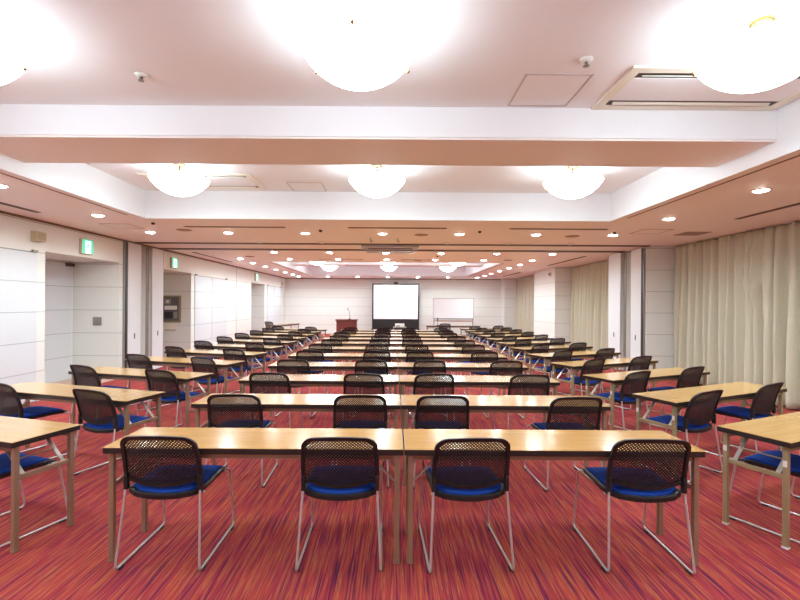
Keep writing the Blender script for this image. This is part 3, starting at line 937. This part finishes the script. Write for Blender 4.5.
# ---- staff desks at the front
place(PROTO_T, 2.2, 18.2, 0, 'oak-topped folding desk standing before the whiteboard', 'desk', TG)
place(PROTO_C, 1.98, 18.0, radians(2), 'black mesh chair at the desk before the whiteboard', 'chair', CG)
place(PROTO_T, -4.50, 18.6, radians(72), 'oak-topped folding desk near the far left corner', 'desk', TG)
place(PROTO_C, -4.95, 18.75, radians(-28), 'black mesh chair at the desk near the far left corner', 'chair', CG)

# ------------------------------------------------------------------ front of the room
r = empty('projection_screen', (.085, 22.6, 0))
MB().box(-1.10, 1.10, -.01, .01, .80, 2.50, 0).build('screen_surface', M['screen'], r)
f = MB()
f.box(-1.17, -1.10, -.014, .012, .30, 2.56); f.box(1.10, 1.17, -.014, .012, .30, 2.56); f.box(-1.10, 1.10, -.014, .012, 2.50, 2.56)
f.build('black_border', M['black'], r, 'black masking border')
MB().box(-1.10, 1.10, -.014, .012, .30, .80).build('lower_masking', M['black'], r, 'wide black lower masking')
MB().box(-1.22, 1.22, -.06, .06, .22, .31, .01).build('roller_case', M['black'], r)
MB().box(-.10, .10, .0, .06, 2.55, 2.63, .008).build('top_bracket', M['black'], r)
MB().tube([(0, .05, .2), (0, .05, 2.60)], .018, 10).build('mast', M['black'], r)
for a in (60, 180, 300):
    c, s_ = cos(radians(a)), sin(radians(a))
    MB().bar((0, .05, .30), (.45 * c, .05 + .45 * s_, .012), .03, .02).build('leg', M['steel'], r)
tag(r, 'large white projection screen with black border before the far wall', 'projection screen')

r = empty('whiteboard', (2.78, 21.3, 0))
MB().box(-.93, .93, -.012, .012, .90, 1.82, .003).build('board_surface', M['board'], r)
f = MB(); t = .02
f.box(-.95, .95, -.018, .018, 1.82, 1.84); f.box(-.95, .95, -.018, .018, .88, .90); f.box(-.95, -.93, -.018, .018, .9, 1.82); f.box(.93, .95, -.018, .018, .9, 1.82)
f.build('frame', M['rail_light'], r)
MB().box(-.93, .93, -.09, -.018, .845, .875, .004).build('pen_tray', M['steel'], r)
MB().box(-.93, .93, -.02, .02, .74, .80, .004).build('lower_rail', plain('rose_wood_rail', srgb(176, 142, 124), .5), r)
for s in (-1, 1):
    MB().box(s * .91 - .02, s * .91 + .02, -.016, .016, .06, .88, .004).build('upright', M['steel'], r)
    lg = MB().box(s * .91 - .02, s * .91 + .02, -.28, .28, .06, .10, .004).build('foot', M['steel'], r)
    for y in (-.26, .26):
        MB().lathe([(0, 0), (.025, .0), (.03, .03), (.025, .06), (0, .06)], 12, s * .91, y).build('caster', M['black'], lg)
tag(r, 'wheeled whiteboard standing before the far wall on the right', 'whiteboard')

r = empty('lectern', (-1.83, 17.5, 0))
MB().box(-.37, .37, -.01, .012, .03, .90, .003).build('front_panel', M['cherry'], r)
MB().box(-.30, .30, -.022, -.01, .12, .80, .006).build('raised_panel', M['cherry'], r)
for s in (-1, 1):
    MB().box(s * .37 - .012, s * .37 + .012, -.01, .42, .0, .90, .003).build('side_panel', M['cherry'], r)
MB().box(-.42, .42, -.05, .45, .90, .945, .008).build('top', M['cherry'], r)
MB().box(-.39, .39, -.03, .43, .86, .90, .004).build('cornice', M['cherry'], r)
MB().box(-.40, .40, -.03, .43, .0, .06, .004).build('plinth', M['cherry'], r)
tag(r, 'dark cherry wood lectern left of the projection screen', 'lectern')
r = empty('gooseneck_microphone', (-1.72, 17.7, .945))
MB().lathe([(0, 0), (.06, 0), (.06, .015), (.02, .03), (0, .03)], 16).build('base', M['black'], r)
MB().tube(fillet([(0, 0, .02), (0, 0, .22), (-.02, -.02, .32), (-.07, -.04, .40)], .08), .010, 6).build('gooseneck', M['dark_grey'], r)
MB().tube([(-.06, -.035, .38), (-.09, -.05, .43)], .018, 8).build('microphone_head', M['black'], r)
tag(r, 'gooseneck microphone standing on the cherry lectern', 'microphone')

r = empty('projector_cart', (.22, 17.1, 0))
MB().box(-.25, .25, -.2, .2, .665, .69, .004).build('top_shelf', M['rail_light'], r)
MB().box(-.25, .25, -.2, .2, .25, .27, .004).build('lower_shelf', M['rail_light'], r)
for sx in (-1, 1):
    for sy in (-1, 1):
        lg = MB().box(sx * .235 - .012, sx * .235 + .012, sy * .185 - .012, sy * .185 + .012, .05, .665).build('leg', M['steel'], r)
        MB().lathe([(0, 0), (.02, 0), (.025, .025), (.02, .05), (0, .05)], 10, sx * .235, sy * .185).build('caster', M['black'], lg)
tag(r, 'small wheeled projector cart in the middle aisle before the screen', 'cart')
r = empty('projector', (.22, 17.1, .69))
MB().box(-.175, .175, -.14, .14, .012, .125, .012).build('casing', M['white_plastic'], r)
MB().box(-.13, .0, -.144, -.14, .03, .06).build('rear_vent', M['dark_grey'], r)
MB().lathe([(0, 0), (.045, 0), (.05, .02), (.05, .05), (.04, .05), (0, .03)], 16).build('lens_barrel', M['black'], r)
o = bpy.data.objects['lens_barrel']; o.rotation_euler = (-pi / 2, 0, 0); o.location = (.09, .135, .065)
for sx in (-1, 1):
    MB().box(sx * .14 - .015, sx * .14 + .015, -.1, .1, 0, .014).build('foot', M['dark_grey'], r)
tag(r, 'white projector on the small cart before the screen', 'projector')

r = empty('table_microphone', (1.75, 18.15, .70))
MB().lathe([(0, 0), (.06, 0), (.055, .02), (.015, .03), (0, .03)], 16).build('base', M['black'], r)
MB().tube([(0, 0, .02), (0, 0, .22)], .009, 8).build('stem', M['black'], r)
MB().lathe([(0, .20), (.02, .22), (.022, .28), (.012, .31), (0, .315)], 12).build('microphone_head', M['black'], r)
tag(r, 'short black microphone stand on the desk before the whiteboard', 'microphone')
